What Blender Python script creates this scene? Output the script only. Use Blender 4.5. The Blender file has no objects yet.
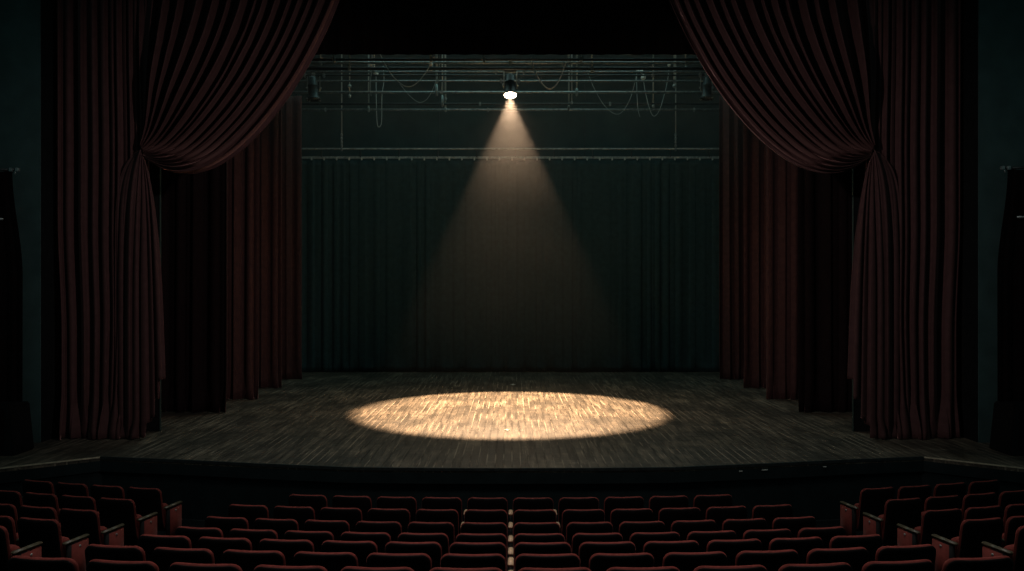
import bpy, bmesh, math, random
from mathutils import Vector, Matrix
random.seed(7)
PI = math.pi
F = 880.0            # focal length in pixels of a 1024 wide frame
CX, CY = 512.0, 286.0
CAMZ = 2.6           # camera height above the stage floor (stage floor is z = 0)
COL = bpy.context.scene.collection

def P(x, y, d):
    """a measured direction at a chosen distance d down the hall -> world point"""
    return Vector(((x - CX) * d / F, d, CAMZ + (CY - y) * d / F))

# ------------------------------------------------------------------ materials
def mat(name, color, rough=0.8, metal=0.0, sheen=0.0, spec=0.3, noise=None, bump=None, emit=None, tint=(.62, .32, .29)):
    m = bpy.data.materials.new(name); m.use_nodes = True
    nt = m.node_tree; b = nt.nodes['Principled BSDF']
    b.inputs['Base Color'].default_value = (*color, 1)
    b.inputs['Roughness'].default_value = rough
    b.inputs['Metallic'].default_value = metal
    b.inputs['Specular IOR Level'].default_value = spec
    if sheen:
        b.inputs['Sheen Weight'].default_value = sheen
        b.inputs['Sheen Roughness'].default_value = 0.32
        b.inputs['Sheen Tint'].default_value = (*tint, 1)
    tc = nt.nodes.new('ShaderNodeTexCoord')
    if noise:
        sc, amt = noise
        n = nt.nodes.new('ShaderNodeTexNoise'); n.inputs['Scale'].default_value = sc
        n.inputs['Detail'].default_value = 6
        nt.links.new(tc.outputs['Object'], n.inputs['Vector'])
        r = nt.nodes.new('ShaderNodeMapRange')
        r.inputs['From Min'].default_value = .3; r.inputs['From Max'].default_value = .7
        r.inputs['To Min'].default_value = 1 - amt; r.inputs['To Max'].default_value = 1 + amt
        nt.links.new(n.outputs['Fac'], r.inputs['Value'])
        mx = nt.nodes.new('ShaderNodeVectorMath'); mx.operation = 'SCALE'
        mx.inputs[0].default_value = color
        nt.links.new(r.outputs['Result'], mx.inputs['Scale'])
        nt.links.new(mx.outputs['Vector'], b.inputs['Base Color'])
    if bump:
        sc, st = bump
        n2 = nt.nodes.new('ShaderNodeTexNoise'); n2.inputs['Scale'].default_value = sc
        nt.links.new(tc.outputs['Object'], n2.inputs['Vector'])
        bp = nt.nodes.new('ShaderNodeBump'); bp.inputs['Strength'].default_value = st
        bp.inputs['Distance'].default_value = 0.01
        nt.links.new(n2.outputs['Fac'], bp.inputs['Height'])
        nt.links.new(bp.outputs['Normal'], b.inputs['Normal'])
    if emit:
        b.inputs['Emission Color'].default_value = (*emit[0], 1)
        b.inputs['Emission Strength'].default_value = emit[1]
    return m

M = {}
M['velvet'] = mat('curtain_velvet', (.080, .037, .036), .85, sheen=.8, spec=.15, noise=(9, .15))
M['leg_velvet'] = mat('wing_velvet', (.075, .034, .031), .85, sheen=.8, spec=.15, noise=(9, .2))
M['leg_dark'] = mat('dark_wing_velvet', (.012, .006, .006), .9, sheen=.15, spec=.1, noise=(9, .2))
M['border'] = mat('black_border_cloth', (.006, .004, .004), .95, spec=.05, noise=(8, .2))
M['backdrop'] = mat('teal_backdrop_cloth', (.040, .078, .080), .9, spec=.1, noise=(7, .15))
M['wall'] = mat('teal_plaster', (.045, .085, .083), .85, spec=.15, noise=(3, .15), bump=(60, .3))
M['backwall'] = mat('teal_painted_brick', (.05, .088, .085), .8, spec=.2, noise=(1.5, .18), bump=(25, .3))
M['black'] = mat('black_paint', (.008, .009, .009), .6, spec=.2, noise=(10, .2))
M['fascia'] = mat('stage_front_paint', (.016, .026, .027), .7, spec=.15, noise=(4, .2))
M['carpet'] = mat('dark_carpet', (.012, .017, .018), .95, spec=.05, noise=(30, .3))
M['seat_red'] = mat('seat_velvet', (.24, .050, .040), .8, sheen=.15, spec=.15, noise=(25, .12))
M['seat_shell'] = mat('seat_shell_black', (.008, .006, .006), .6, spec=.12, noise=(12, .2))
M['seat_frame'] = mat('seat_cast_iron', (.01, .01, .01), .55, metal=.3, spec=.2)
M['wood_arm'] = mat('dark_oak_armrest', (.13, .11, .07), .35, spec=.5, noise=(20, .25))
M['lit_arm'] = mat('lit_oak_armrest', (.85, .56, .34), .4, spec=.5, noise=(25, .2))  # lit copy of the oak armrest, stage light put into its colour
M['steel'] = mat('galvanised_pipe', (.30, .36, .35), .42, metal=.6, spec=.5, noise=(14, .35))
M['darksteel'] = mat('dark_pipe', (.06, .075, .075), .45, metal=.6, noise=(14, .3))
M['lamp_black'] = mat('lamp_housing_black', (.010, .011, .011), .5, metal=.0, spec=.3, noise=(9, .3))
M['lamp_silver'] = mat('lamp_housing_silver', (.42, .48, .47), .3, metal=.8, noise=(10, .4))
M['cable'] = mat('grey_cable', (.42, .5, .48), .5, spec=.4)
M['pale'] = mat('pale_connector', (.75, .78, .72), .4, spec=.5)
M['nosing'] = mat('worn_brass_nosing', (.72, .62, .44), .5, metal=.1, spec=.4, noise=(14, .3))
M['tape'] = mat('white_tape', (.6, .62, .56), .6, noise=(20, .2))
M['bolt'] = mat('bolt_steel', (.6, .62, .6), .35, metal=.6)
M['railing'] = mat('bright_track', (.45, .52, .50), .5, metal=.2, spec=.4, noise=(12, .35))
M['edge'] = mat('flat_edge_paint', (.03, .045, .04), .8, spec=.1)
M['reflector'] = mat('lamp_lens', (1, .9, .75), .3, emit=((1, .80, .58), 22))
M['deadlens'] = mat('dark_lens', (.08, .1, .1), .1, spec=.8)

def stage_wood():
    m = bpy.data.materials.new('worn_stage_boards'); m.use_nodes = True
    nt = m.node_tree; N = nt.nodes.new; L = nt.links.new
    b = nt.nodes['Principled BSDF']
    tc = N('ShaderNodeTexCoord')
    rot = N('ShaderNodeMapping'); rot.inputs['Rotation'].default_value = (0, 0, PI/2)
    L(tc.outputs['Object'], rot.inputs['Vector'])
    br = N('ShaderNodeTexBrick')
    br.inputs['Scale'].default_value = 1; br.inputs['Brick Width'].default_value = 2.6
    br.inputs['Row Height'].default_value = .125; br.inputs['Mortar Size'].default_value = .011
    br.inputs['Mortar Smooth'].default_value = .3; br.offset = .37
    br.inputs['Color1'].default_value = (.68, .68, .68, 1); br.inputs['Color2'].default_value = (1, 1, 1, 1)
    br.inputs['Mortar'].default_value = (.42, .42, .42, 1)
    L(rot.outputs['Vector'], br.inputs['Vector'])
    def noise(scale, vec, detail=6, rough=.6):
        mp = N('ShaderNodeMapping'); mp.inputs['Scale'].default_value = vec
        L(tc.outputs['Object'], mp.inputs['Vector'])
        n = N('ShaderNodeTexNoise'); n.inputs['Scale'].default_value = scale
        n.inputs['Detail'].default_value = detail; n.inputs['Roughness'].default_value = rough
        L(mp.outputs['Vector'], n.inputs['Vector']); return n.outputs['Fac']
    def rng(v, a, c, lo, hi):
        r = N('ShaderNodeMapRange'); r.inputs['From Min'].default_value = a; r.inputs['From Max'].default_value = c
        r.inputs['To Min'].default_value = lo; r.inputs['To Max'].default_value = hi
        L(v, r.inputs['Value']); return r.outputs['Result']
    def mul(a, c, op='MULTIPLY'):
        q = N('ShaderNodeMath'); q.operation = op
        L(a, q.inputs[0])
        if isinstance(c, (int, float)): q.inputs[1].default_value = c
        else: L(c, q.inputs[1])
        return q.outputs[0]
    fine = noise(11, (1, .09, 1))            # streaks along the boards
    scratch_glint = noise(30, (1, .03, 1), 3)
    patch = noise(.9, (1, .7, 1), 7, .65)    # worn areas
    cross = noise(14, (.12, 1, 1), 4)
    wear = mul(rng(patch, .40, .62, 0, .85), rng(fine, .40, .66, .0, 1))
    sc2 = mul(rng(scratch_glint, .60, .68, 0, .62), rng(patch, .42, .6, .05, 1))  # scratches, with their glints put into the colour as pale streaks
    gap = mul(br.outputs['Fac'], rng(noise(2.0, (1, .35, 1), 4), .47, .60, 0, .55))
    w = mul(sc2, gap, 'MAXIMUM')
    mix = N('ShaderNodeMix'); mix.data_type = 'RGBA'
    mix.inputs['A'].default_value = (.085, .074, .057, 1); mix.inputs['B'].default_value = (.36, .285, .20, 1)
    L(wear, mix.inputs['Factor'])
    s1 = N('ShaderNodeVectorMath'); s1.operation = 'MULTIPLY'
    L(mix.outputs['Result'], s1.inputs[0]); L(br.outputs['Color'], s1.inputs[1])
    s2 = N('ShaderNodeVectorMath'); s2.operation = 'SCALE'
    L(s1.outputs['Vector'], s2.inputs[0]); L(rng(cross, .35, .65, .75, 1.15), s2.inputs['Scale'])
    mixb = N('ShaderNodeMix'); mixb.data_type = 'RGBA'
    L(s2.outputs['Vector'], mixb.inputs['A']); mixb.inputs['B'].default_value = (.62, .50, .37, 1); L(w, mixb.inputs['Factor'])
    L(mixb.outputs['Result'], b.inputs['Base Color'])
    L(rng(fine, .3, .7, .38, .62), b.inputs['Roughness'])
    b.inputs['Specular IOR Level'].default_value = .4
    bp = N('ShaderNodeBump'); bp.inputs['Strength'].default_value = .5; bp.inputs['Distance'].default_value = .006
    hh = mul(mul(fine, .5), br.outputs['Fac'], 'SUBTRACT')
    L(hh, bp.inputs['Height']); L(bp.outputs['Normal'], b.inputs['Normal'])
    return m
M['boards'] = stage_wood()

# ------------------------------------------------------------------ mesh helpers
def link(name, bm, m, parent=None, smooth=False, recalc=True):
    if recalc: bmesh.ops.recalc_face_normals(bm, faces=bm.faces)
    me = bpy.data.meshes.new(name); bm.to_mesh(me); bm.free()
    if smooth:
        for p in me.polygons: p.use_smooth = True
    me.materials.append(m)
    o = bpy.data.objects.new(name, me); COL.objects.link(o)
    if parent: o.parent = parent
    return o
def tag(o, label=None, cat=None, group=None, kind=None):
    if label: o['label'] = label
    if cat: o['category'] = cat
    if group: o['group'] = group
    if kind: o['kind'] = kind
    return o
def thing(name, label, cat, loc=(0, 0, 0), rz=0, group=None):
    o = bpy.data.objects.new(name, None); COL.objects.link(o)
    o.location = loc; o.rotation_euler = (0, 0, rz); o.empty_display_size = .1
    return tag(o, label, cat, group)
def box(bm, c, s, mx=None, bev=0):
    r = bmesh.ops.create_cube(bm, size=1)
    vs = r['verts']
    for v in vs: v.co = Vector((v.co.x*s[0], v.co.y*s[1], v.co.z*s[2]))
    if bev:
        es = list({e for v in vs for e in v.link_edges})
        rr = bmesh.ops.bevel(bm, geom=es, offset=bev, segments=2, affect='EDGES')
        vs = list({v for f in rr['faces'] for v in f.verts} | {v for v in vs if v.is_valid})
    for v in vs:
        p = v.co
        if mx: p = mx @ p
        v.co = p + Vector(c)
def tube(bm, pts, r, seg=8, caps=True):
    pts = [Vector(p) for p in pts]; rings = []
    rr = r if isinstance(r, (list, tuple)) else [r]*len(pts)
    up = None
    for i, p in enumerate(pts):
        t = (pts[min(i+1, len(pts)-1)] - pts[max(i-1, 0)]).normalized()
        if up is None:
            up = Vector((0, 0, 1)) if abs(t.z) < .9 else Vector((1, 0, 0))
        a = t.cross(up)
        if a.length < 1e-4: a = t.cross(Vector((0, 1, 0)))
        a.normalize(); b = a.cross(t).normalized(); up = b
        rings.append([bm.verts.new(p + (a*math.cos(2*PI*k/seg) + b*math.sin(2*PI*k/seg))*rr[i]) for k in range(seg)])
    for q, w in zip(rings, rings[1:]):
        for k in range(seg): bm.faces.new((q[k], q[(k+1) % seg], w[(k+1) % seg], w[k]))
    if caps:
        bm.faces.new(rings[0][::-1]); bm.faces.new(rings[-1])
def lathe(bm, prof, mx, seg=28, cap=True):
    rings = []
    for r, z in prof:
        rings.append([bm.verts.new(mx @ Vector((r*math.cos(2*PI*k/seg), r*math.sin(2*PI*k/seg), z))) for k in range(seg)])
    for q, w in zip(rings, rings[1:]):
        for k in range(seg): bm.faces.new((q[k], q[(k+1) % seg], w[(k+1) % seg], w[k]))
    if cap:
        bm.faces.new(rings[0][::-1]); bm.faces.new(rings[-1])
def grid(bm, fn, nu, nv):
    vs = [[bm.verts.new(fn(i/nu, j/nv)) for i in range(nu+1)] for j in range(nv+1)]
    for j in range(nv):
        for i in range(nu):
            bm.faces.new((vs[j][i], vs[j][i+1], vs[j+1][i+1], vs[j+1][i]))
def cloth(name, fn, nu, nv, m, parent=None, thick=.008):
    bm = bmesh.new(); grid(bm, fn, nu, nv)
    o = link(name, bm, m, parent, True)
    if thick:
        sm = o.modifiers.new('thickness', 'SOLIDIFY'); sm.thickness = thick; sm.offset = 0
    return o
def pillow(bm, w, h, t, rc, bend=0.0, nu=14, nv=12, mx=None, square_bottom=True):
    """soft upholstered slab standing in XZ, centred in x, from z 0 to h"""
    def hw(z):
        q = h - z
        r = rc
        if q < r: return w/2 - (r - math.sqrt(max(0, r*r - (r-q)**2)))
        return w/2
    mx = mx or Matrix()
    zs = []
    for j in range(nv+1):
        v = j/nv
        zs.append(h*(1 - (1-v)**2.2) if v < 1 else h)
    def pt(i, j, side):
        u = math.sin((i/nu*2-1)*PI/2)
        z = zs[j]; x = u*hw(z)
        vv = abs(z/h*2-1)
        th = t/2*math.sqrt(max(0, 1-abs(u)**7))*math.sqrt(max(0, 1-vv**12))
        return mx @ Vector((x, side*th + bend*(x/(w/2))**2, z))
    for side in (-1, 1):
        vs = [[bm.verts.new(pt(i, j, side)) for i in range(nu+1)] for j in range(nv+1)]
        for j in range(nv):
            for i in range(nu):
                f = (vs[j][i], vs[j][i+1], vs[j+1][i+1], vs[j+1][i])
                bm.faces.new(f if side < 0 else f[::-1])
    bmesh.ops.remove_doubles(bm, verts=bm.verts, dist=1e-5)
def prism(bm, pts, z0, z1):
    a = [bm.verts.new((x, y, z0)) for x, y in pts]; b = [bm.verts.new((x, y, z1)) for x, y in pts]
    n = len(pts)
    bm.faces.new(a[::-1]); bm.faces.new(b)
    for k in range(n): bm.faces.new((a[k], a[(k+1) % n], b[(k+1) % n], b[k]))
def struct(name, bm, m, smooth=False):
    return tag(link(name, bm, m, None, smooth), kind='structure')

# ------------------------------------------------------------------ camera
cam = bpy.data.cameras.new('camera'); cam.sensor_width = 36; cam.lens = 36*F/1024
cam.clip_end = 200
co = bpy.data.objects.new('camera', cam); COL.objects.link(co)
co.location = (0, 0, CAMZ); co.rotation_euler = (PI/2, 0, 0)
cam.shift_y = (CY - 285.5)/1024
bpy.context.scene.camera = co

# ------------------------------------------------------------------ the stage
front_right = [(0, 12.54), (1.2, 12.55), (2.32, 12.60), (3.84, 12.89), (5.0, 13.15), (6.26, 13.38)]
side_right = [(6.26, 13.38), (7.30, 12.57), (8.7, 11.48), (11, 9.7)]
fr = [(-x, y) for x, y in reversed(front_right)][:-1] + front_right
outline = [(-11, 9.7), (-8.7, 11.48), (-7.30, 12.57)] + fr + [(7.30, 12.57), (8.7, 11.48), (11, 9.7)]
bm = bmesh.new(); prism(bm, outline + [(11, 27.6), (-11, 27.6)], -.06, 0)
struct('floor_stage', bm, M['boards'])
def strip(pts, off0, off1, z0, z1, bm):
    """band that follows a polyline of (x, y); offsets are along -y"""
    v = []
    for x, y in pts:
        v.append([bm.verts.new((x, y-off0, z0)), bm.verts.new((x, y-off1, z0)), bm.verts.new((x, y-off1, z1)), bm.verts.new((x, y-off0, z1))])
    for a, b in zip(v, v[1:]):
        for k in range(4): bm.faces.new((a[k], b[k], b[(k+1) % 4], a[(k+1) % 4]))
    bm.faces.new(v[0]); bm.faces.new(v[-1][::-1])
bm = bmesh.new(); strip(outline, -.04, .0, -.22, -.062, bm); struct('trim_1', bm, M['fascia'])
bm = bmesh.new(); strip(outline, -.12, -.06, -1.0, -.20, bm); struct('wall_stage_front', bm, M['fascia'])
bm = bmesh.new(); strip(fr, -.03, .012, -.035, .006, bm); struct('trim_2', bm, M['darksteel'])
for k, pts in enumerate(([(-x, y) for x, y in reversed(side_right)], side_right)):
    bm = bmesh.new(); strip(pts, -.008, .014, -.012, .007, bm); struct('trim_%d' % (3+k), bm, M['nosing'])
bm = bmesh.new(); box(bm, (0, 12.9, -.90), (9.2, .03, .06)); 
# proscenium piers, header, back and side walls
YW = 14.6
XL, XR = (40-CX)*YW/F, (979-CX)*YW/F
bm.free()
bm = bmesh.new(); box(bm, ((XL-11)/2, YW+.015, 5), (XL+11, .03, 12)); struct('wall_left', bm, M['wall'])
bm = bmesh.new(); box(bm, ((XL-11)/2, YW+.315, 5), (XL+11, .57, 12)); struct('trim_6', bm, M['black'])
bm = bmesh.new(); box(bm, ((XR+11)/2, YW+.015, 5), (11-XR, .03, 12)); struct('wall_right', bm, M['wall'])
bm = bmesh.new(); box(bm, ((XR+11)/2, YW+.315, 5), (11-XR, .57, 12)); struct('trim_7', bm, M['black'])
bm = bmesh.new(); box(bm, ((XL+XR)/2, YW+.3, 9.9), (XR-XL, .6, 2.2)); struct('wall_front', bm, M['black'])
bm = bmesh.new(); box(bm, (0, 27.75, 5.5), (22, .3, 13)); struct('wall_back', bm, M['backwall'])
for s, nm in ((-1, 'wall_stage_left'), (1, 'wall_stage_right')):
    bm = bmesh.new(); box(bm, (s*11.1, 21.4, 5.5), (.2, 13, 13)); struct(nm, bm, M['black'])
bm = bmesh.new(); box(bm, (0, 21.3, 12.1), (22.4, 13.2, .2)); struct('ceiling', bm, M['black'])

# ------------------------------------------------------------------ auditorium floor in curved steps
R = 22.0
def sag(x): return R - math.sqrt(R*R - x*x)
ROWS = [  # distance at the middle, height of the seat back top in the photo
    (10.95, 497.2), (10.25, 509.2), (9.45, 522), (8.60, 533), (7.72, 541.8), (6.72, 553.2), (5.65, 567)]
rows = []
for d, y in ROWS:
    top = CAMZ - (y-CY)*d/F
    rows.append((d, top - .90))
prof = [(13.4, rows[0][1])]
for i, (d, z) in enumerate(rows):
    e = d - .22
    nz = rows[i+1][1] if i+1 < len(rows) else z+.22
    prof += [(e, z), (e-.02, nz)]
dd, zz = rows[-1][0]-.24, rows[-1][1]+.22
for k in range(6):
    prof += [(dd-1.0, zz), (dd-1.02, zz+.22)]; dd -= 1.02; zz += .22
prof += [(dd-3, zz)]
bm = bmesh.new()
XS = [-11 + 22*i/60 for i in range(61)]
grid(bm, lambda u, v: Vector((-10.9+21.8*u, prof[round(v*(len(prof)-1))][0] + sag(-10.9+21.8*u), prof[round(v*(len(prof)-1))][1])), 60, len(prof)-1)
struct('floor', bm, M['carpet'])
bm = bmesh.new(); strip([(x, y+.02) for x, y in fr], .0, .045, rows[0][1], rows[0][1]+.05, bm); struct('trim_5', bm, M['darksteel'])

# ------------------------------------------------------------------ theatre seats
def seat_meshes():
    d = {}
    tilt = Matrix.Rotation(math.radians(9), 4, 'X')
    bm = bmesh.new(); pillow(bm, .505, .56, .060, .075, bend=.03, mx=Matrix.Translation((0, .062, .345)) @ tilt)
    d['backrest'] = (bm, M['seat_red'])
    bm = bmesh.new(); pillow(bm, .493, .552, .034, .070, bend=.03, mx=Matrix.Translation((0, .034, .347)) @ tilt)
    d['back_shell'] = (bm, M['seat_shell'])
    bm = bmesh.new(); pillow(bm, .47, .40, .11, .06, mx=Matrix.Translation((0, .25, .27)) @ Matrix.Rotation(math.radians(12), 4, 'X'))
    d['seat_cushion'] = (bm, M['seat_red'])
    bm = bmesh.new(); box(bm, (0, .2, .015), (.5, .14, .03)); box(bm, (0, .18, .17), (.05, .05, .32)); box(bm, (0, .17, .33), (.48, .04, .03))
    d['seat_frame'] = (bm, M['seat_frame'])
    return {k: link_mesh(k, b, m) for k, (b, m) in d.items()}
def link_mesh(name, bm, m):
    bmesh.ops.recalc_face_normals(bm, faces=bm.faces)
    me = bpy.data.meshes.new(name); bm.to_mesh(me); bm.free()
    for p in me.polygons: p.use_smooth = True
    me.materials.append(m)
    return me
SM = seat_meshes()
ARMZ = .635
def arm_mesh(m, y=.21, l=.36):
    bm = bmesh.new(); box(bm, (0, y, ARMZ), (.052, l, .030), bev=.008)
    return link_mesh('armrest', bm, m)
def stand_mesh():
    bm = bmesh.new(); box(bm, (0, .17, .31), (.036, .20, .62), bev=.008); box(bm, (0, .19, .01), (.05, .34, .02))
    return link_mesh('stand', bm, M['seat_frame'])
def panel_mesh():
    bm = bmesh.new(); box(bm, (0, .245, .37), (.05, .27, .49), bev=.012)
    return link_mesh('end_panel', bm, M['seat_red'])
def bolt_mesh():
    bm = bmesh.new(); lathe(bm, [(.013, -.033), (.013, .030), (.009, .034)], Matrix.Translation((0, .235, .565)) @ Matrix.Rotation(PI/2, 4, 'Y'), 12)
    return link_mesh('bolt', bm, M['bolt'])
AM, PM, ST, EP, BO = arm_mesh(M['wood_arm']), arm_mesh(M['lit_arm'], .29, .20), stand_mesh(), panel_mesh(), bolt_mesh()
def child(name, me, root, loc=(0, 0, 0), label=None):
    o = bpy.data.objects.new(name, me); COL.objects.link(o); o.parent = root; o.location = loc
    if label: o['label'] = label
    return o
PITCH = .570
ORD = ['', 'first', 'second', 'third', 'fourth', 'fifth', 'sixth', 'seventh']
def seat(row, th, label, group, arms, pale=(), panel=0):
    d, z = rows[row]
    x = R*math.sin(th); y = d + R - R*math.cos(th)
    t = thing('theatre_seat', label, 'seat', (x, y, z), th, group)
    for k in ('backrest', 'back_shell', 'seat_cushion', 'seat_frame'): child(k, SM[k], t)
    for s in arms:
        o = child('armrest', PM if s in pale else AM, t, (s*PITCH/2, 0, 0), 'wooden armrest coloured as if lit' if s in pale else None)
        child('stand', ST, t, (s*PITCH/2, 0, 0))
    if panel:
        e = child('end_panel', EP, t, (panel*(PITCH/2+.002), 0, 0)); child('bolt', BO, e)
    return t
dth = PITCH/R
CEN = -.06                       # the seam between the two middle seats
for r in range(7):
    n = 5 if r == 0 else 6
    rowname = 'row nearest the stage' if r == 0 else ('row farthest from stage' if r == 6 else '%s row from stage' % ORD[r+1])
    c0 = (510.3-CX)*rows[r][0]/F/R
    for s, side in ((-1, 'left'), (1, 'right')):
        for k in range(1, n+1):
            arms = [s]
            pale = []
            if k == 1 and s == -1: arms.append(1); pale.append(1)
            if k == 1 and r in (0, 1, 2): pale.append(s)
            seat(r, c0 + s*(k-.5)*dth, 'dark red theatre seat, %s %s of the centre gap, %s' % (ORD[k], side, rowname),
                 'middle block seats', arms, pale, s if k == n else 0)
counts = [4, 4, 4, 4, 3, 3]
for r, n in enumerate(counts):
    for s, side in ((-1, 'left'), (1, 'right')):
        x0 = ((4.53, 4.58, 4.655, 4.66, 4.70, 4.7) if s < 0 else (4.50, 4.53, 4.62, 4.62, 4.70, 4.7))[r]
        th0 = math.asin(x0/R)
        for k in range(1, n+1):
            where = 'with velvet end panel at the aisle,' if k == 1 else ORD[k] + ' from the aisle,'
            rn = 'front row' if r == 0 else ORD[r+1] + ' row'
            seat(r, s*(th0 + (k-.5)*.558/R), 'dark red theatre seat %s %s of %s block' % (where, rn, side),
                 'side block seats', (1, -1) if k == 1 else (s,), (), -s if k == 1 else 0)

# ------------------------------------------------------------------ cloth
def ss(a, b, x):
    t = max(0, min(1, (x-a)/(b-a))); return t*t*(3-2*t)
def foldwave(ph):
    """soft pleat profile, rounded crests and narrower valleys"""
    c = 1.1 - math.sqrt(math.sin(ph/2)**2 + .02)
    return 1.15*c - .5 + .20*math.sin(ph) + .16*math.sin(2.37*ph+1.1) + .22*math.sin(.53*ph)
DC = 15.05
def crest(ph):
    c = 1.08 - math.sqrt(math.sin(ph/2)**2 + .0064)
    return 1.5*max(0, c)**1.6 - .5 + .10*math.sin(2.6*ph+1) + .16*math.sin(.43*ph+2)
def bez(p0, p1, p2, p3, t):
    a = 1-t
    return (a**3*p0[0]+3*a*a*t*p1[0]+3*a*t*t*p2[0]+t**3*p3[0], a**3*p0[1]+3*a*a*t*p1[1]+3*a*t*t*p2[1]+t**3*p3[1])
def main_curtain(mx, side, label, seed):
    """mx maps the left curtain's measured x to this side's x"""
    rnd = random.Random(seed)
    T = thing('stage_curtain', label, 'curtain', (P(mx(105), 286, DC).x, DC, 0), 0, 'tied back red house curtains')
    ox = T.location
    jit = [rnd.uniform(-.4, .4) for _ in range(40)]
    def W(px, py, dy):
        p = P(px, py, DC); return Vector((p.x-ox.x, p.y+dy-ox.y, p.z))
    # --- the part that hangs straight, x 62 .. 147
    def straight(u, v):
        w = u + .010*math.sin(9*v+seed) * (u*(1-u)*4)
        x = 62 + 86*w
        ph = 2*PI*(7.2*w**1.0 + 4.2*w**3.0) + seed + 1.1*math.sin(9*w+seed) + .25*math.sin(3*v+4*w)
        spacing = 1/(7.2 + 12.6*w*w)
        y = -60 + (437+60)*v
        amp = min(.16, .17*spacing*7.5)
        dy = -amp*foldwave(ph)
        x += 2.2*spacing*7*math.sin(2*ph+.5)*.8
        # outer edge pulls in towards the header, hem spreads a little on the floor
        e = ss(.90, 1.0, v)
        dy += -e*.10*math.sin(ph*.7+1.7) - e*.05
        x += e*2.6*math.sin(ph*1.3+2) - (1-u)*3*ss(.3, 1, v)*0
        x += (1-u)*(-2+4*ss(.55, .8, v))
        # pulled towards the tie around its height
        k = math.exp(-((y-150)/70.0)**2)
        x += k*2.0*u - 8*u*u*ss(.72, 1, v)
        p = W(mx(x), y, dy)
        p.z = max(p.z, .012) if v < 1 else .012
        return p
    cloth('hanging_panel', straight, 420, 70, M['velvet'], T)
    # --- the swag drawn from the header into the tie
    def tie(s): return (143+7*s, 145+15*s)
    def swag(s, v):
        p0 = (140+198*s, 0.0)
        p3 = tie(s)
        off = -38*s**1.7; y1 = 40+20*s+50*s*s
        p1 = (p0[0]+off, y1)
        dx2 = 80*s - 11*s*s*1.0 if s < .5 else 80*s - 11*s*s
        p2 = (p3[0]+1+dx2, p3[1] - 50*max(0, 1-s)**1.5 - 0 + 55*s**3)
        if v < .18:
            q = (v/.18-1)            # -1 .. 0, above the frame
            x = p0[0] - q*(p0[0]-p1[0])/max(1, y1)*60; y = q*60
            t = 0
        else:
            t = (v-.18)/.82
            x, y = bez(p0, p1, p2, p3, t)
        # fold pattern: regular pleats above, gathered finer at the free edge
        ph = 2*PI*(13.2*s + 2.6*s**5) + seed*1.7
        ph += 1.3*math.sin(3.3*PI*s+seed) + .7*math.sin(9.1*PI*s+2*seed+1) + .7*math.sin(2.2*PI*s+seed)*math.sin(PI*t)
        a = .25*(1-.70*ss(.5, 1, t)) * (1 - .45*ss(.86, 1, s))
        w = crest(ph - .75*math.cos(ph))
        dy = -a*w*(.12+.88*ss(0, .14, s))
        # pleat crests also shift sideways across the run of the cloth
        pinch = 1-ss(.6, 1, t)*.9
        x += 1.8*math.sin(2*ph+.5)*pinch*.7
        dy += -.01*(1-ss(0, .15, s)) - .10*s - .22*max(0, math.sin(PI*t))**1.2*(.35+.65*s) - .06*ss(.8, 1, t)
        # rolled free edge
        if s > .965: dy += .10*((s-.965)/.035)**2*(1-.5*t)
        return W(mx(x), y, dy-.02)
    cloth('gathered_swag', swag, 460, 90, M['velvet'], T)
    # --- the tail falling from the tie; its hem climbs in steps
    def hem(s):
        base = 437 - 2*s
        base -= 16*ss(.60, .63, s) + 22*ss(.775, .79, s) + 19*ss(.90, .91, s)
        if .62 < s < .78: base += 5*(.70-s)/.08
        return base
    def tail(s, v):
        x0, y0 = tie(.1+.9*s); y0 += 2
        xb = 117+53*s; yb = hem(s)
        y = y0 + (yb-y0)*v
        tt = (y-y0)/(437-y0)
        g = 1-math.exp(-tt*5.5) 
        g = g*ss(0, .5, s) + (1-ss(0, .5, s))*(1-math.exp(-tt*16))
        if s > .5: g = g*.60+.40*max(0, tt)**.7
        x = x0 + (xb-x0)*g
        ph = 2*PI*(6.3*s) + 1.2 + seed
        a = .018+.055*ss(0, .45, tt)
        dy = -a*foldwave(ph) - (.03+.14*ss(0, .35, s)) - .05*(1-tt)
        x += 1.6*math.sin(2*ph+.5)*ss(.05, .5, tt)
        e = ss(.93, 1, v)*(1-ss(.5, .6, s))
        dy -= e*.06*math.sin(ph*.8); x += e*2*math.sin(ph*1.2+1)
        p = W(mx(x), y, dy)
        p.z = max(p.z, .012)
        return p
    cloth('gathered_tail', tail, 260, 70, M['velvet'], T)
    return T
main_curtain(lambda x: x, -1, 'dark red velvet curtain swept to the left and tied back, puddling at its hem', 0.0)
main_curtain(lambda x: 870-(x-145)*1.045, 1, 'dark red velvet curtain swept to the right and tied back, puddling at its hem', 1.3)

# tormentor boards: black flats behind each house curtain with a pale edge
for s, xe, sd in ((-1, 160.8, 'left'), (1, 852.5, 'right')):
    d = 15.75; X = (xe-CX)*d/F; w = 1.95
    t = thing('masking_flat', 'tall black masking flat with a pale edge behind the %s house curtain' % sd, 'flat', (X, d, 0))
    bm = bmesh.new(); box(bm, (s*(w/2+.02), 0, 4.2), (w, .05, 8.4)); link('board', bm, M['black'], t)
    bm = bmesh.new(); box(bm, (s*.004, -.012, 4.2), (.012, .06, 8.4)); link('edge_strip', bm, M['edge'], t)

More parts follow.
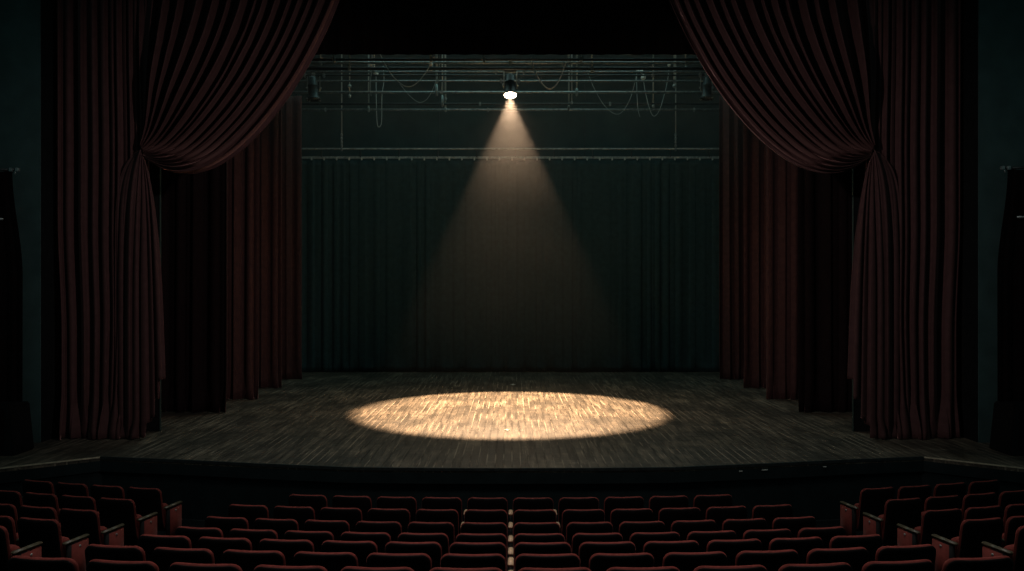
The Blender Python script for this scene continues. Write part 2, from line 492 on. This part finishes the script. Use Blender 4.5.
# wing legs
def leg(xi, d, side, m, label, seed, topz, freq=7.3):
    X = (xi-CX)*d/F
    T = thing('wing_curtain', label, 'curtain', (X, d, 0), 0, 'wing curtains')
    w = 2.3 if d < 19 else 1.9
    def fn(u, v):
        z = .012 + (topz-.012)*(1-v)
        uu = u
        ph = 2*PI*(freq*uu - 1.2*uu*uu) + seed + .3*math.sin(2.1*v+3*u+seed)
        a = .13*(.7+.3*math.sin(5*u+seed))*(.75+.35*v)
        dy = -a*foldwave(ph)
        x = u*w + .03*math.sin(2*ph+.5)
        e = ss(.93, 1, v)
        dy -= e*.03*math.sin(ph*1.4+1); x += e*.02*math.sin(ph*.9)
        return Vector((side*x, dy, z))
    cloth('cloth', fn, 220, 40, m, T)
    return T
LD = ['first', 'second', 'third', 'fourth']
for k, (xl, xr, yb) in enumerate(((228.5, 799, 413), (258.5, 765.5, 400), (281, 744.5, 388.5), (302.5, 719, 379.5))):
    d = F*CAMZ/(yb-CY) + .05
    top = 9.2 if k < 2 else 8.6
    if k == 3: top = P(0, 96, d).z
    mm = (M['leg_dark'], M['leg_velvet'], M['leg_dark'], M['leg_velvet'])[k]
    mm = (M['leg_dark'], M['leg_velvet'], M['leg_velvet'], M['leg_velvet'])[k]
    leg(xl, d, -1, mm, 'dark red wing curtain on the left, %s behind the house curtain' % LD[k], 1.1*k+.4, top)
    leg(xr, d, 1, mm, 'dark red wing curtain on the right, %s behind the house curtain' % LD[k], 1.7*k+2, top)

# black border over the stage
def bfn(u, v):
    x = -8.2 + 16.4*u
    ph = 2*PI*46*u
    return Vector((x, 16.45-.035*foldwave(ph), P(0, 54.5, 16.45).z + 3.2*(1-v)))
bo = cloth('border_curtain', bfn, 460, 6, M['border'])
tag(bo, 'black border cloth hanging across the top of the stage', 'curtain')

# backdrop curtain
DB = 26.6
ztrack = P(0, 157.5, DB).z
T = thing('backdrop_curtain', 'wide dark teal pleated curtain across the rear of the stage', 'curtain', (0, DB, 0))
HOOK = .3778
def bdf(u, v):
    x = -7.2+14.4*u
    q = (x/HOOK) % 1.0
    top = ztrack - .05 - .05*4*q*(1-q)
    z = .012 + (top-.012)*(1-v)
    ph = 2*PI*x/.36 + 2.2*math.sin(x*1.1) + 1.6*math.sin(x*2.7+1) + .8*math.sin(x*5.3+2)
    a = (.022+.022*v)*(1+.5*math.sin(x*1.9)+.3*math.sin(x*4.1))
    dy = -a*foldwave(ph)
    e = ss(.94, 1, v); dy -= e*.05*math.sin(ph*.5)
    return Vector((x + .02*math.sin(2*ph), dy, z))
cloth('cloth', bdf, 700, 40, M['backdrop'], T)
t = thing('curtain_track', 'steel track carrying the teal rear curtain, with a second rail above it', 'track', (0, DB, ztrack))
bm = bmesh.new(); box(bm, (0, 0, .0), (14.6, .05, .06)); link('rail', bm, M['railing'], t)
bm = bmesh.new(); tube(bm, [(-7.3, -.1, .245), (7.3, -.1, .245)], .028, 10); link('upper_pipe', bm, M['railing'], t)
k = 0
for i in range(-6, 7):
    bm = bmesh.new(); box(bm, (i*1.17+.1, -.03, .13), (.025, .1, .24)); link('bracket', bm, M['darksteel'], t)
for i in range(-17, 18):
    bm = bmesh.new(); box(bm, (i*HOOK, -.060, -.05), (.045, .03, .085), bev=.006); link('hook', bm, M['pale'], t)
for i in (-6.5, -2.2, 2.2, 6.5):
    bm = bmesh.new(); tube(bm, [(i, 0, .03), (i, 0, 12-ztrack)], .012, 6); link('hanger', bm, M['darksteel'], t)

# ------------------------------------------------------------------ rigging
def batten(y, d, x0, x1, label, r=.03, m='steel', hang=(), clamps=()):
    z = P(0, y, d).z
    t = thing('rigging_pipe', label, 'pipe', (0, d, z), 0, 'rigging pipes above the stage')
    bm = bmesh.new(); tube(bm, [((x0-CX)*d/F, 0, 0), ((x1-CX)*d/F, 0, 0)], r, 12); link('pipe', bm, M[m], t, True)
    for hx in hang:
        X = (hx-CX)*d/F
        bm = bmesh.new(); tube(bm, [(X, 0, r), (X, 0, 12-z)], .016, 8); link('hanging_rod', bm, M['cable'], t, True)
        bm = bmesh.new(); box(bm, (X, 0, 0), (.07, .1, .1), bev=.015); link('clamp', bm, M['steel'], t)
    for hx in clamps:
        X = (hx-CX)*d/F
        bm = bmesh.new(); box(bm, (X, -.01, 0), (.06, .1, .11), bev=.015); link('clamp', bm, M['steel'], t)
    return t
batten(59.5, 18.2, 240, 790, 'rigging pipe nearest the black border, level with the top clamp of the lit lamp', .028, 'darksteel', (334, 431, 581), (484,))
batten(62.8, 20.6, 260, 770, 'rigging pipe carrying the lit spotlight', .030, 'steel', (320.6, 568.6, 686), ())
batten(68.5, 19.4, 270, 760, 'dark rigging pipe passing just behind the neck of the lit lamp', .035, 'darksteel', (349.5, 592))
batten(71.8, 21.5, 280, 750, 'thin rigging pipe just above the yoke of the lit lamp', .020, 'steel', (374,), (496, 524))
batten(75.3, 22.2, 285, 745, 'rigging pipe with small clamps carrying the two unlit lamps', .022, 'darksteel', (653,), (305, 324, 700))
batten(81.0, 22.9, 285, 740, 'rigging pipe level with the middle of the lit lamp housing', .024, 'steel', (437, 674.5), (501, 519))
batten(92.3, 24.2, 255, 768, 'bright rigging pipe level with the lit lens', .036, 'steel', (442, 576.7), ())
batten(104, 25.2, 290, 735, 'wide dim rigging pipe below the lit lens', .034, 'darksteel', (), (480, 610))
batten(109.8, 25.7, 270, 750, 'lowest thick rigging pipe in front of the bare rear wall', .036, 'steel', (368.4, 445), (325.5, 694, 488))

def dropper(x, y1, d, label, r=.02, chain=False, lump=()):
    b = P(x, y1, d)
    t = thing('hanging_pole', label, 'pole', (b.x, b.y, b.z), 0, 'poles and chains hanging among the rigging')
    bm = bmesh.new(); tube(bm, [(0, 0, 0), (0, 0, 12-b.z)], r, 8); link('pole', bm, M['cable'], t, True)
    for (ya, yb, rr) in lump:
        za, zb = P(x, ya, d).z-b.z, P(x, yb, d).z-b.z
        bm = bmesh.new()
        n = max(1, int((za-zb)/.09)) if chain else 1
        for i in range(n):
            z0 = zb + (za-zb)*i/n
            lathe(bm, [(r, z0), (rr, z0+.02), (rr, z0+(za-zb)/n-.03), (r, z0+(za-zb)/n-.01)], Matrix(), 10)
        link('fitting', bm, M['steel'], t, True)
dropper(341.7, 151, 26.0, 'long chain reaching down to the rear track on the left', .018, True, ((133, 151, .034),))
dropper(675.7, 151, 26.0, 'long chain reaching down to the rear track on the right', .018, True, ((133, 151, .034),))
dropper(349.6, 98, 23.8, 'slender pole with a clamp, between the left chain and the looped cable', .016, False, ((84, 88, .05), (94, 98, .04)))
dropper(368.6, 112, 25.4, 'straight pole beside the long cable loop', .022, False, ((106, 112, .035),))
dropper(436.6, 96, 23.6, 'shorter pole of the three hanging left of the lit lamp', .026, False, ((84, 96, .042),))
dropper(442.4, 107, 25.0, 'middle pole of the three hanging left of the lit lamp', .022, False, ((95, 106, .040),))
dropper(445.6, 112, 25.4, 'lowest pole of the three hanging left of the lit lamp', .018, False, ((97, 101, .04), (107, 112, .036)))
dropper(568.8, 111, 25.3, 'longest pole of the three hanging right of the lit lamp', .022, False, ((105, 111, .036),))
dropper(571.8, 104, 24.8, 'middle pole of the three hanging right of the lit lamp', .016, False, ((101, 104, .034),))
dropper(576.8, 96, 23.6, 'shortest pole of the three hanging right of the lit lamp', .022, False, ((88, 96, .036),))
dropper(653.2, 108, 25.2, 'pole ending in a small pale fitting, left of the right chain', .024, False, ((104, 108, .042),))
dropper(674.3, 88, 23.3, 'short pole with a clamp beside the right chain', .022, False, ((84, 88, .045),))
dropper(592, 73, 20.2, 'stub of pole beneath the border, right of the bright cable swag', .022, False, ((68, 73, .036),))
dropper(431, 71, 20.0, 'stub of pole with a clamp at the end of the left cable swag', .026, False, ((62, 71, .045),))
dropper(686, 70, 21.0, 'stub of pole at the far right of the rigging', .022, False, ((66, 70, .04),))

def cable(pts, d, r, label, ends=(), m='cable', bulb=None):
    """hanging cable through measured points, smoothed"""
    ps = [P(x, y, d) for x, y in pts]
    out = []
    n = len(ps)
    for i in range(n-1):
        a = ps[max(i-1, 0)]; b = ps[i]; c = ps[i+1]; e = ps[min(i+2, n-1)]
        for q in range(8):
            t = q/8
            out.append(.5*((2*b) + (c-a)*t + (2*a-5*b+4*c-e)*t*t + (3*b-a-3*c+e)*t**3))
    out.append(ps[-1])
    t = thing('hanging_cable', label, 'cable', out[0], 0, 'slack cables in the rigging')
    bm = bmesh.new(); tube(bm, [p-out[0] for p in out], r, 6); link('cord', bm, M[m], t, True)
    if bulb:
        for bx, by, br in bulb:
            c = P(bx, by, d)-out[0]
            bm = bmesh.new(); lathe(bm, [(.2*br, -1.1*br), (.8*br, -.6*br), (br, 0), (.8*br, .6*br), (.3*br, 1.2*br)], Matrix.Translation(c), 12)
            link('connector', bm, M['pale'], t, True)
cable([(380, 54), (385, 64), (392, 75), (400, 83), (406, 86.3), (412, 86), (419, 81), (426, 72), (431, 63)], 19.2, .012, 'slack grey cable swagging down to the left of the lit lamp', bulb=[(431, 64, .035)])
cable([(400, 84), (408, 94), (416, 101), (421, 102.3), (427, 99), (433, 89), (437, 76), (440, 62)], 22.5, .007, 'faint thin cable looping below the left swag')
cable([(531, 58), (533, 66), (538, 77), (544, 85.5), (550, 88.8), (556, 85), (561, 76), (566, 62)], 19.0, .014, 'bright pale cable swagging to the right of the lit lamp', m='pale')
cable([(586, 68), (594, 88), (604, 105), (614, 113.5), (622, 112), (630, 99), (635, 82), (637, 71)], 24.0, .007, 'long faint cable loop hanging right of the pole stubs', bulb=[(638, 71, .045), (641.5, 71.5, .05)])
cable([(643, 77), (645, 90), (649, 107), (653.5, 116), (659, 111), (664, 96), (668, 78), (669, 67)], 24.5, .010, 'deep cable loop hanging below a pale connector on the right', bulb=[(643.3, 77.5, .075), (669, 65, .05)])
cable([(636.5, 74), (637, 95), (638, 109), (640, 117)], 24.6, .008, 'loose cable end dangling beside the deep right loop')
cable([(376, 74), (376.3, 100), (377, 122), (379, 127), (381.5, 121), (382, 95), (384, 80), (383, 66)], 24.4, .011, 'narrow long cable loop hanging on the left', bulb=[(376.6, 73.5, .06)])
cable([(372, 54), (372, 66), (370.5, 82), (371, 96)], 22.0, .008, 'short cable with a pale connector near the left end of the pipes', bulb=[(372.2, 65.5, .075)])

# ------------------------------------------------------------------ lamps
def lantern(c, tilt, rad, length, label, lit, hangz, mh='lamp_black', side_tilt=0):
    t = thing('stage_lamp', label, 'lamp', c, 0, None)
    RM = Matrix.Rotation(-tilt, 4, 'X') @ Matrix.Rotation(side_tilt, 4, 'Y')
    # body runs from the lens (origin) up
    bm = bmesh.new()
    lathe(bm, [(rad*1.02, -.02), (rad*1.08, .0), (rad*1.02, .03), (rad*.80, .08), (rad*.74, length*.55), (rad*.80, length*.58), (rad*.80, length*.62),
               (rad*.70, length*.66), (rad*.66, length*.93), (rad*.5, length)], RM, 28, cap=False)
    o = link('housing', bm, M[mh], t, True)
    sm = o.modifiers.new('wall', 'SOLIDIFY'); sm.thickness = .006; sm.offset = -1
    bm = bmesh.new(); lathe(bm, [(rad*.35, length*.97), (rad*.5, length*.985)], RM, 20); link('back_cap', bm, M[mh], t)
    bm = bmesh.new(); lathe(bm, [(rad*.93, -.004), (rad*.93, .012)], RM, 32)
    link('lens', bm, M['reflector'] if lit else M['deadlens'], t, True)
    for a in (PI/4, 3*PI/4, 5*PI/4, 7*PI/4):
        bm = bmesh.new()
        box(bm, RM @ Vector((rad*1.12*math.cos(a), rad*1.12*math.sin(a), -.0)), (.05, .05, .03), bev=.006)
        link('frame_clip', bm, M['lamp_silver'], t)
    top = hangz - c[2]
    py = RM @ Vector((0, 0, length*.5))
    w = rad*.80+.025
    for sx in (-1, 1):
        bm = bmesh.new(); tube(bm, [(sx*w, py.y, py.z-.08), (sx*w, py.y*.6, py.z+.12), (sx*w, py.y*.3, py.z+.32)], .014, 8)
        link('yoke_arm', bm, M['pale'] if lit else M['lamp_silver'], t, True)
        bm = bmesh.new(); lathe(bm, [(.03, 0), (.03, .035)], Matrix.Translation((sx*(w), py.y, py.z)) @ Matrix.Rotation(sx*PI/2, 4, 'Y'), 12)
        link('knob', bm, M['lamp_silver'], t)
    yz = py.z+.32
    bm = bmesh.new(); box(bm, (0, py.y*.3, yz), (2*w+.03, .05, .02), bev=.005); link('yoke_bridge', bm, M[mh], t)
    bm = bmesh.new(); tube(bm, [(0, py.y*.3, yz), (0, 0, top-.02)], .02, 8); link('hanger', bm, M['lamp_silver'], t, True)
    bm = bmesh.new(); box(bm, (0, 0, top), (.09, .10, .13), bev=.02); link('pipe_clamp', bm, M['lamp_silver'], t)
    return t, RM
TILT = math.radians(15.2)
DL = 20.6
cl = P(510.3, 95, DL)
pz = P(0, 62.8, DL).z
lantern(cl, math.radians(20), .155, .54, 'lit round stage spotlight hanging in the middle and throwing the warm beam', True, pz)
zq = P(0, 75.3, 22.2).z
c2 = P(313.5, 99.5, 22.2); lantern(c2, math.radians(3), .165, .58, 'unlit silvery stage lamp at the left end beside the swept curtain', False, zq, 'darksteel', math.radians(-3))
c3 = P(706.5, 98.5, 22.2); lantern(c3, math.radians(3), .15, .55, 'unlit dark stage lamp at the right end beside the swept curtain', False, zq, 'darksteel', math.radians(3))

# ------------------------------------------------------------------ side details on the apron
for s, sd, xe in ((-1, 'left', 24.5), (1, 'right', 999)):
    d = 13.75; X = (xe-CX)*d/F
    t = thing('floor_speaker', 'black wedge-topped loudspeaker on the %s side apron' % sd, 'speaker', (X, d, 0))
    bm = bmesh.new()
    pr = [(0, 0), (.9, 0), (.9, .80), (.08, .80)]
    a = [bm.verts.new((s*x, -.3, z)) for x, z in pr]; b = [bm.verts.new((s*x, .3, z-(.04 if z > .1 else 0))) for x, z in pr]
    bm.faces.new(a); bm.faces.new(b[::-1])
    for k in range(4): bm.faces.new((a[k], b[k], b[(k+1) % 4], a[(k+1) % 4]))
    bmesh.ops.recalc_face_normals(bm, faces=bm.faces)
    bmesh.ops.bevel(bm, geom=list(bm.edges), offset=.02, segments=2, affect='EDGES')
    link('cabinet', bm, M['black'], t)
    bm = bmesh.new(); box(bm, (s*.50, -.305, .40), (.70, .02, .64), bev=.008); link('grille', bm, M['seat_shell'], t)
    # wall bracket with clamps and a black cloth hung from it
    d = 14.35
    xb = 18.5 if s < 0 else 1001.5
    yb = 169.8 if s < 0 else 168
    b0 = P(xb, yb, d)
    t = thing('wall_bracket', 'horizontal steel bracket with bright clamps high on the %s wall' % sd, 'bracket', b0)
    bm = bmesh.new(); tube(bm, [(0, 0, 0), (s*1.2, 0, .02)], .022, 8); link('pipe', bm, M['darksteel'], t, True)
    for q in (.01, .11):
        bm = bmesh.new(); box(bm, (s*q, -.01, 0), (.06, .07, .06), bev=.01); link('clamp', bm, M['pale'] if 0 else M['steel'], t)
    bm = bmesh.new(); tube(bm, [(s*.25, 0, 0), (s*.25, .25, 0)], .02, 8); link('wall_arm', bm, M['darksteel'], t, True)
    bm = bmesh.new(); tube(bm, [(s*.04, -.01, 0), (s*.05, -.02, -.08)], .012, 8); link('hook', bm, M['steel'], t, True)
    zt = b0.z-.03
    def cf(u, v, s=s, zt=zt):
        z = (zt-.02)*(1-v)+.02
        inner = .10 + (-.17)*ss(0, .38, v)
        x = inner + u*(1.1-inner)
        return Vector((s*x, -.035*foldwave(2*PI*6*u+.8)*(0.3+.7*v), z))
    bmo = thing('black_drape', 'black cloth hanging from the bracket on the %s wall' % sd, 'drape', (b0.x, d-.0, 0))
    cloth('cloth', cf, 120, 40, M['border'], bmo)
    # lower clamp rail
    p = P(3 if s < 0 else 1017, 219 if s < 0 else 217, d-.1)
    bm = bmesh.new(); tube(bm, [(p.x, p.y, p.z), (p.x+s*.6, p.y, p.z)], .02, 8)
    o = link('short_rail', bm, M['steel'], None, True); tag(o, 'short pale rail in front of the black drape on the %s' % sd, 'rail')

# small marks on and around the stage
for x, y, d, w, lab in ((765, 470, 0, .09, 'white scrap of tape under the stage lip, longer of the two on the right'),
                        (741, 471.3, 0, .05, 'white scrap of tape under the stage lip, shorter of the two on the right'),
                        (825, 466.8, 0, .05, 'white scrap of tape on the stage lip near its right corner')):
    X0 = abs((x-CX)*12.8/F)
    for (xa, ya), (xb_, yb_) in zip(front_right, front_right[1:]):
        if xa <= X0 <= xb_: dd_ = ya+(yb_-ya)*(X0-xa)/(xb_-xa); an = math.atan2(yb_-ya, xb_-xa)
    p = P(x, y, dd_-.02); p.z = min(p.z, -.05)
    bm = bmesh.new(); box(bm, (0, 0, 0), (w, .012, .016))
    o = link('tape_scrap', bm, M['tape']); o.location = (p.x, dd_-.008, p.z); o.rotation_euler = (0, 0, an); tag(o, lab, 'tape', 'tape scraps on the stage lip')
for x, y, w, l, lab in ((513, 384.6, .05, .12, 'white tape mark on the boards behind the pool of light'),
                        (507, 430, .04, .06, 'small bright mark on the boards inside the pool of light')):
    d = F*CAMZ/(y-CY)
    bm = bmesh.new(); box(bm, (0, 0, .002), (w, l*2.5, .004)); box(bm, (0, 0, .002), (w*2.6, l*.6, .0042))
    o = link('floor_mark', bm, M['tape']); o.location = ((x-CX)*d/F, d, .001); tag(o, lab, 'tape mark')

# ------------------------------------------------------------------ haze
bm = bmesh.new(); box(bm, (0, 21.0, 5.0), (15.0, 11.0, 9.9))
hz = link('haze', bm, M['black']); hz.data.materials.clear()
hm = bpy.data.materials.new('theatre_haze'); hm.use_nodes = True
nt = hm.node_tree; nt.nodes.clear()
out = nt.nodes.new('ShaderNodeOutputMaterial'); vs_ = nt.nodes.new('ShaderNodeVolumeScatter')
vs_.inputs['Density'].default_value = .0055; vs_.inputs['Color'].default_value = (.95, .95, .95, 1); vs_.inputs['Anisotropy'].default_value = 0.1
nt.links.new(vs_.outputs[0], out.inputs['Volume'])
tcn = nt.nodes.new('ShaderNodeTexCoord'); sp = nt.nodes.new('ShaderNodeSeparateXYZ'); rm = nt.nodes.new('ShaderNodeValToRGB')
mr = nt.nodes.new('ShaderNodeMapRange'); mr.inputs['From Min'].default_value = 0; mr.inputs['From Max'].default_value = 8
nt.links.new(tcn.outputs['Object'], sp.inputs[0]); nt.links.new(sp.outputs['Z'], mr.inputs['Value']); nt.links.new(mr.outputs[0], rm.inputs[0])
cr = rm.color_ramp; cr.interpolation = 'EASE'
cr.elements[0].position = .05; cr.elements[0].color = (.025,)*3+(1,); cr.elements[1].position = .95; cr.elements[1].color = (1,)*3+(1,)
e = cr.elements.new(.50); e.color = (.11,)*3+(1,)
nz = nt.nodes.new('ShaderNodeTexNoise'); nz.inputs['Scale'].default_value = .9; nz.inputs['Detail'].default_value = 2
nt.links.new(tcn.outputs['Object'], nz.inputs['Vector'])
n2 = nt.nodes.new('ShaderNodeMapRange'); n2.inputs['To Min'].default_value = .0022; n2.inputs['To Max'].default_value = .0085
nt.links.new(nz.outputs['Fac'], n2.inputs['Value'])
mm_ = nt.nodes.new('ShaderNodeMath'); mm_.operation = 'MULTIPLY'
nt.links.new(rm.outputs['Color'], mm_.inputs[0]); nt.links.new(n2.outputs[0], mm_.inputs[1]); nt.links.new(mm_.outputs[0], vs_.inputs['Density'])
hz.data.materials.append(hm); tag(hz, 'thin stage haze lit by the spotlight beam', 'haze', kind='stuff')

# ------------------------------------------------------------------ light
def spot(name, loc, rx, energy, color, size, blend, radius):
    l = bpy.data.lights.new(name, 'SPOT'); l.energy = energy; l.color = color
    l.spot_size = size; l.spot_blend = blend; l.shadow_soft_size = radius
    o = bpy.data.objects.new(name, l); COL.objects.link(o); o.location = loc; o.rotation_euler = (rx, 0, 0)
    return o
ld = cl + Vector((0, -math.sin(TILT), -math.cos(TILT)))*.03
spot('spotlight_beam', ld, -TILT, 16500, (1, .655, .395), math.radians(49.4), .22, .07)
spot('spotlight_spill', ld, -TILT, 400, (1, .655, .395), math.radians(105), 1, .07)
def area(name, loc, rot, sx, sy, energy, color):
    l = bpy.data.lights.new(name, 'AREA'); l.shape = 'RECTANGLE'; l.size = sx; l.size_y = sy; l.energy = energy; l.color = color
    o = bpy.data.objects.new(name, l); COL.objects.link(o); o.location = loc; o.rotation_euler = rot
    return o
area('loft_fill_light', (0, 22.5, 11.6), (math.radians(-25), 0, 0), 12, 3, 190, (.60, 1, .95))  # unseen light added aloft to brighten pipes, rear wall and backdrop
area('seat_fill_light', (0, 7.4, 10.5), (0, 0, 0), 9, 2, 92, (1, .92, .88)).data.spread = math.radians(75)  # unseen light added over the stalls to brighten seat tops and armrests
for sx in (-1, 1):   # unseen spots added on each side, crossing to bring out the opposite curtain's folds
    l = bpy.data.lights.new('curtain_fill_light', 'SPOT'); l.energy = 1400; l.color = (1, .90, .88); l.spot_size = math.radians(38); l.spot_blend = 1; l.shadow_soft_size = .15
    o = bpy.data.objects.new('curtain_fill_light', l); COL.objects.link(o)
    o.location = (sx*5.5, 4.5, 8.0)
    o.rotation_euler = (Vector((-sx*4.4, DC, 3.7)) - o.location).to_track_quat('-Z', 'Y').to_euler()

w = bpy.data.worlds.new('world'); bpy.context.scene.world = w; w.use_nodes = True
bg = w.node_tree.nodes['Background']; bg.inputs['Color'].default_value = (.35, .75, .75, 1); bg.inputs['Strength'].default_value = .042

sc = bpy.context.scene
sc.view_settings.view_transform = 'Standard'; sc.view_settings.look = 'None'
sc.view_settings.exposure = 0; sc.view_settings.gamma = 1; sc.view_settings.use_curve_mapping = False
cy = sc.cycles
cy.use_denoising = True
try: cy.denoiser = 'OPENIMAGEDENOISE'
except Exception: pass
cy.max_bounces = 8; cy.diffuse_bounces = 5; cy.volume_bounces = 1
cy.sample_clamp_indirect = 4
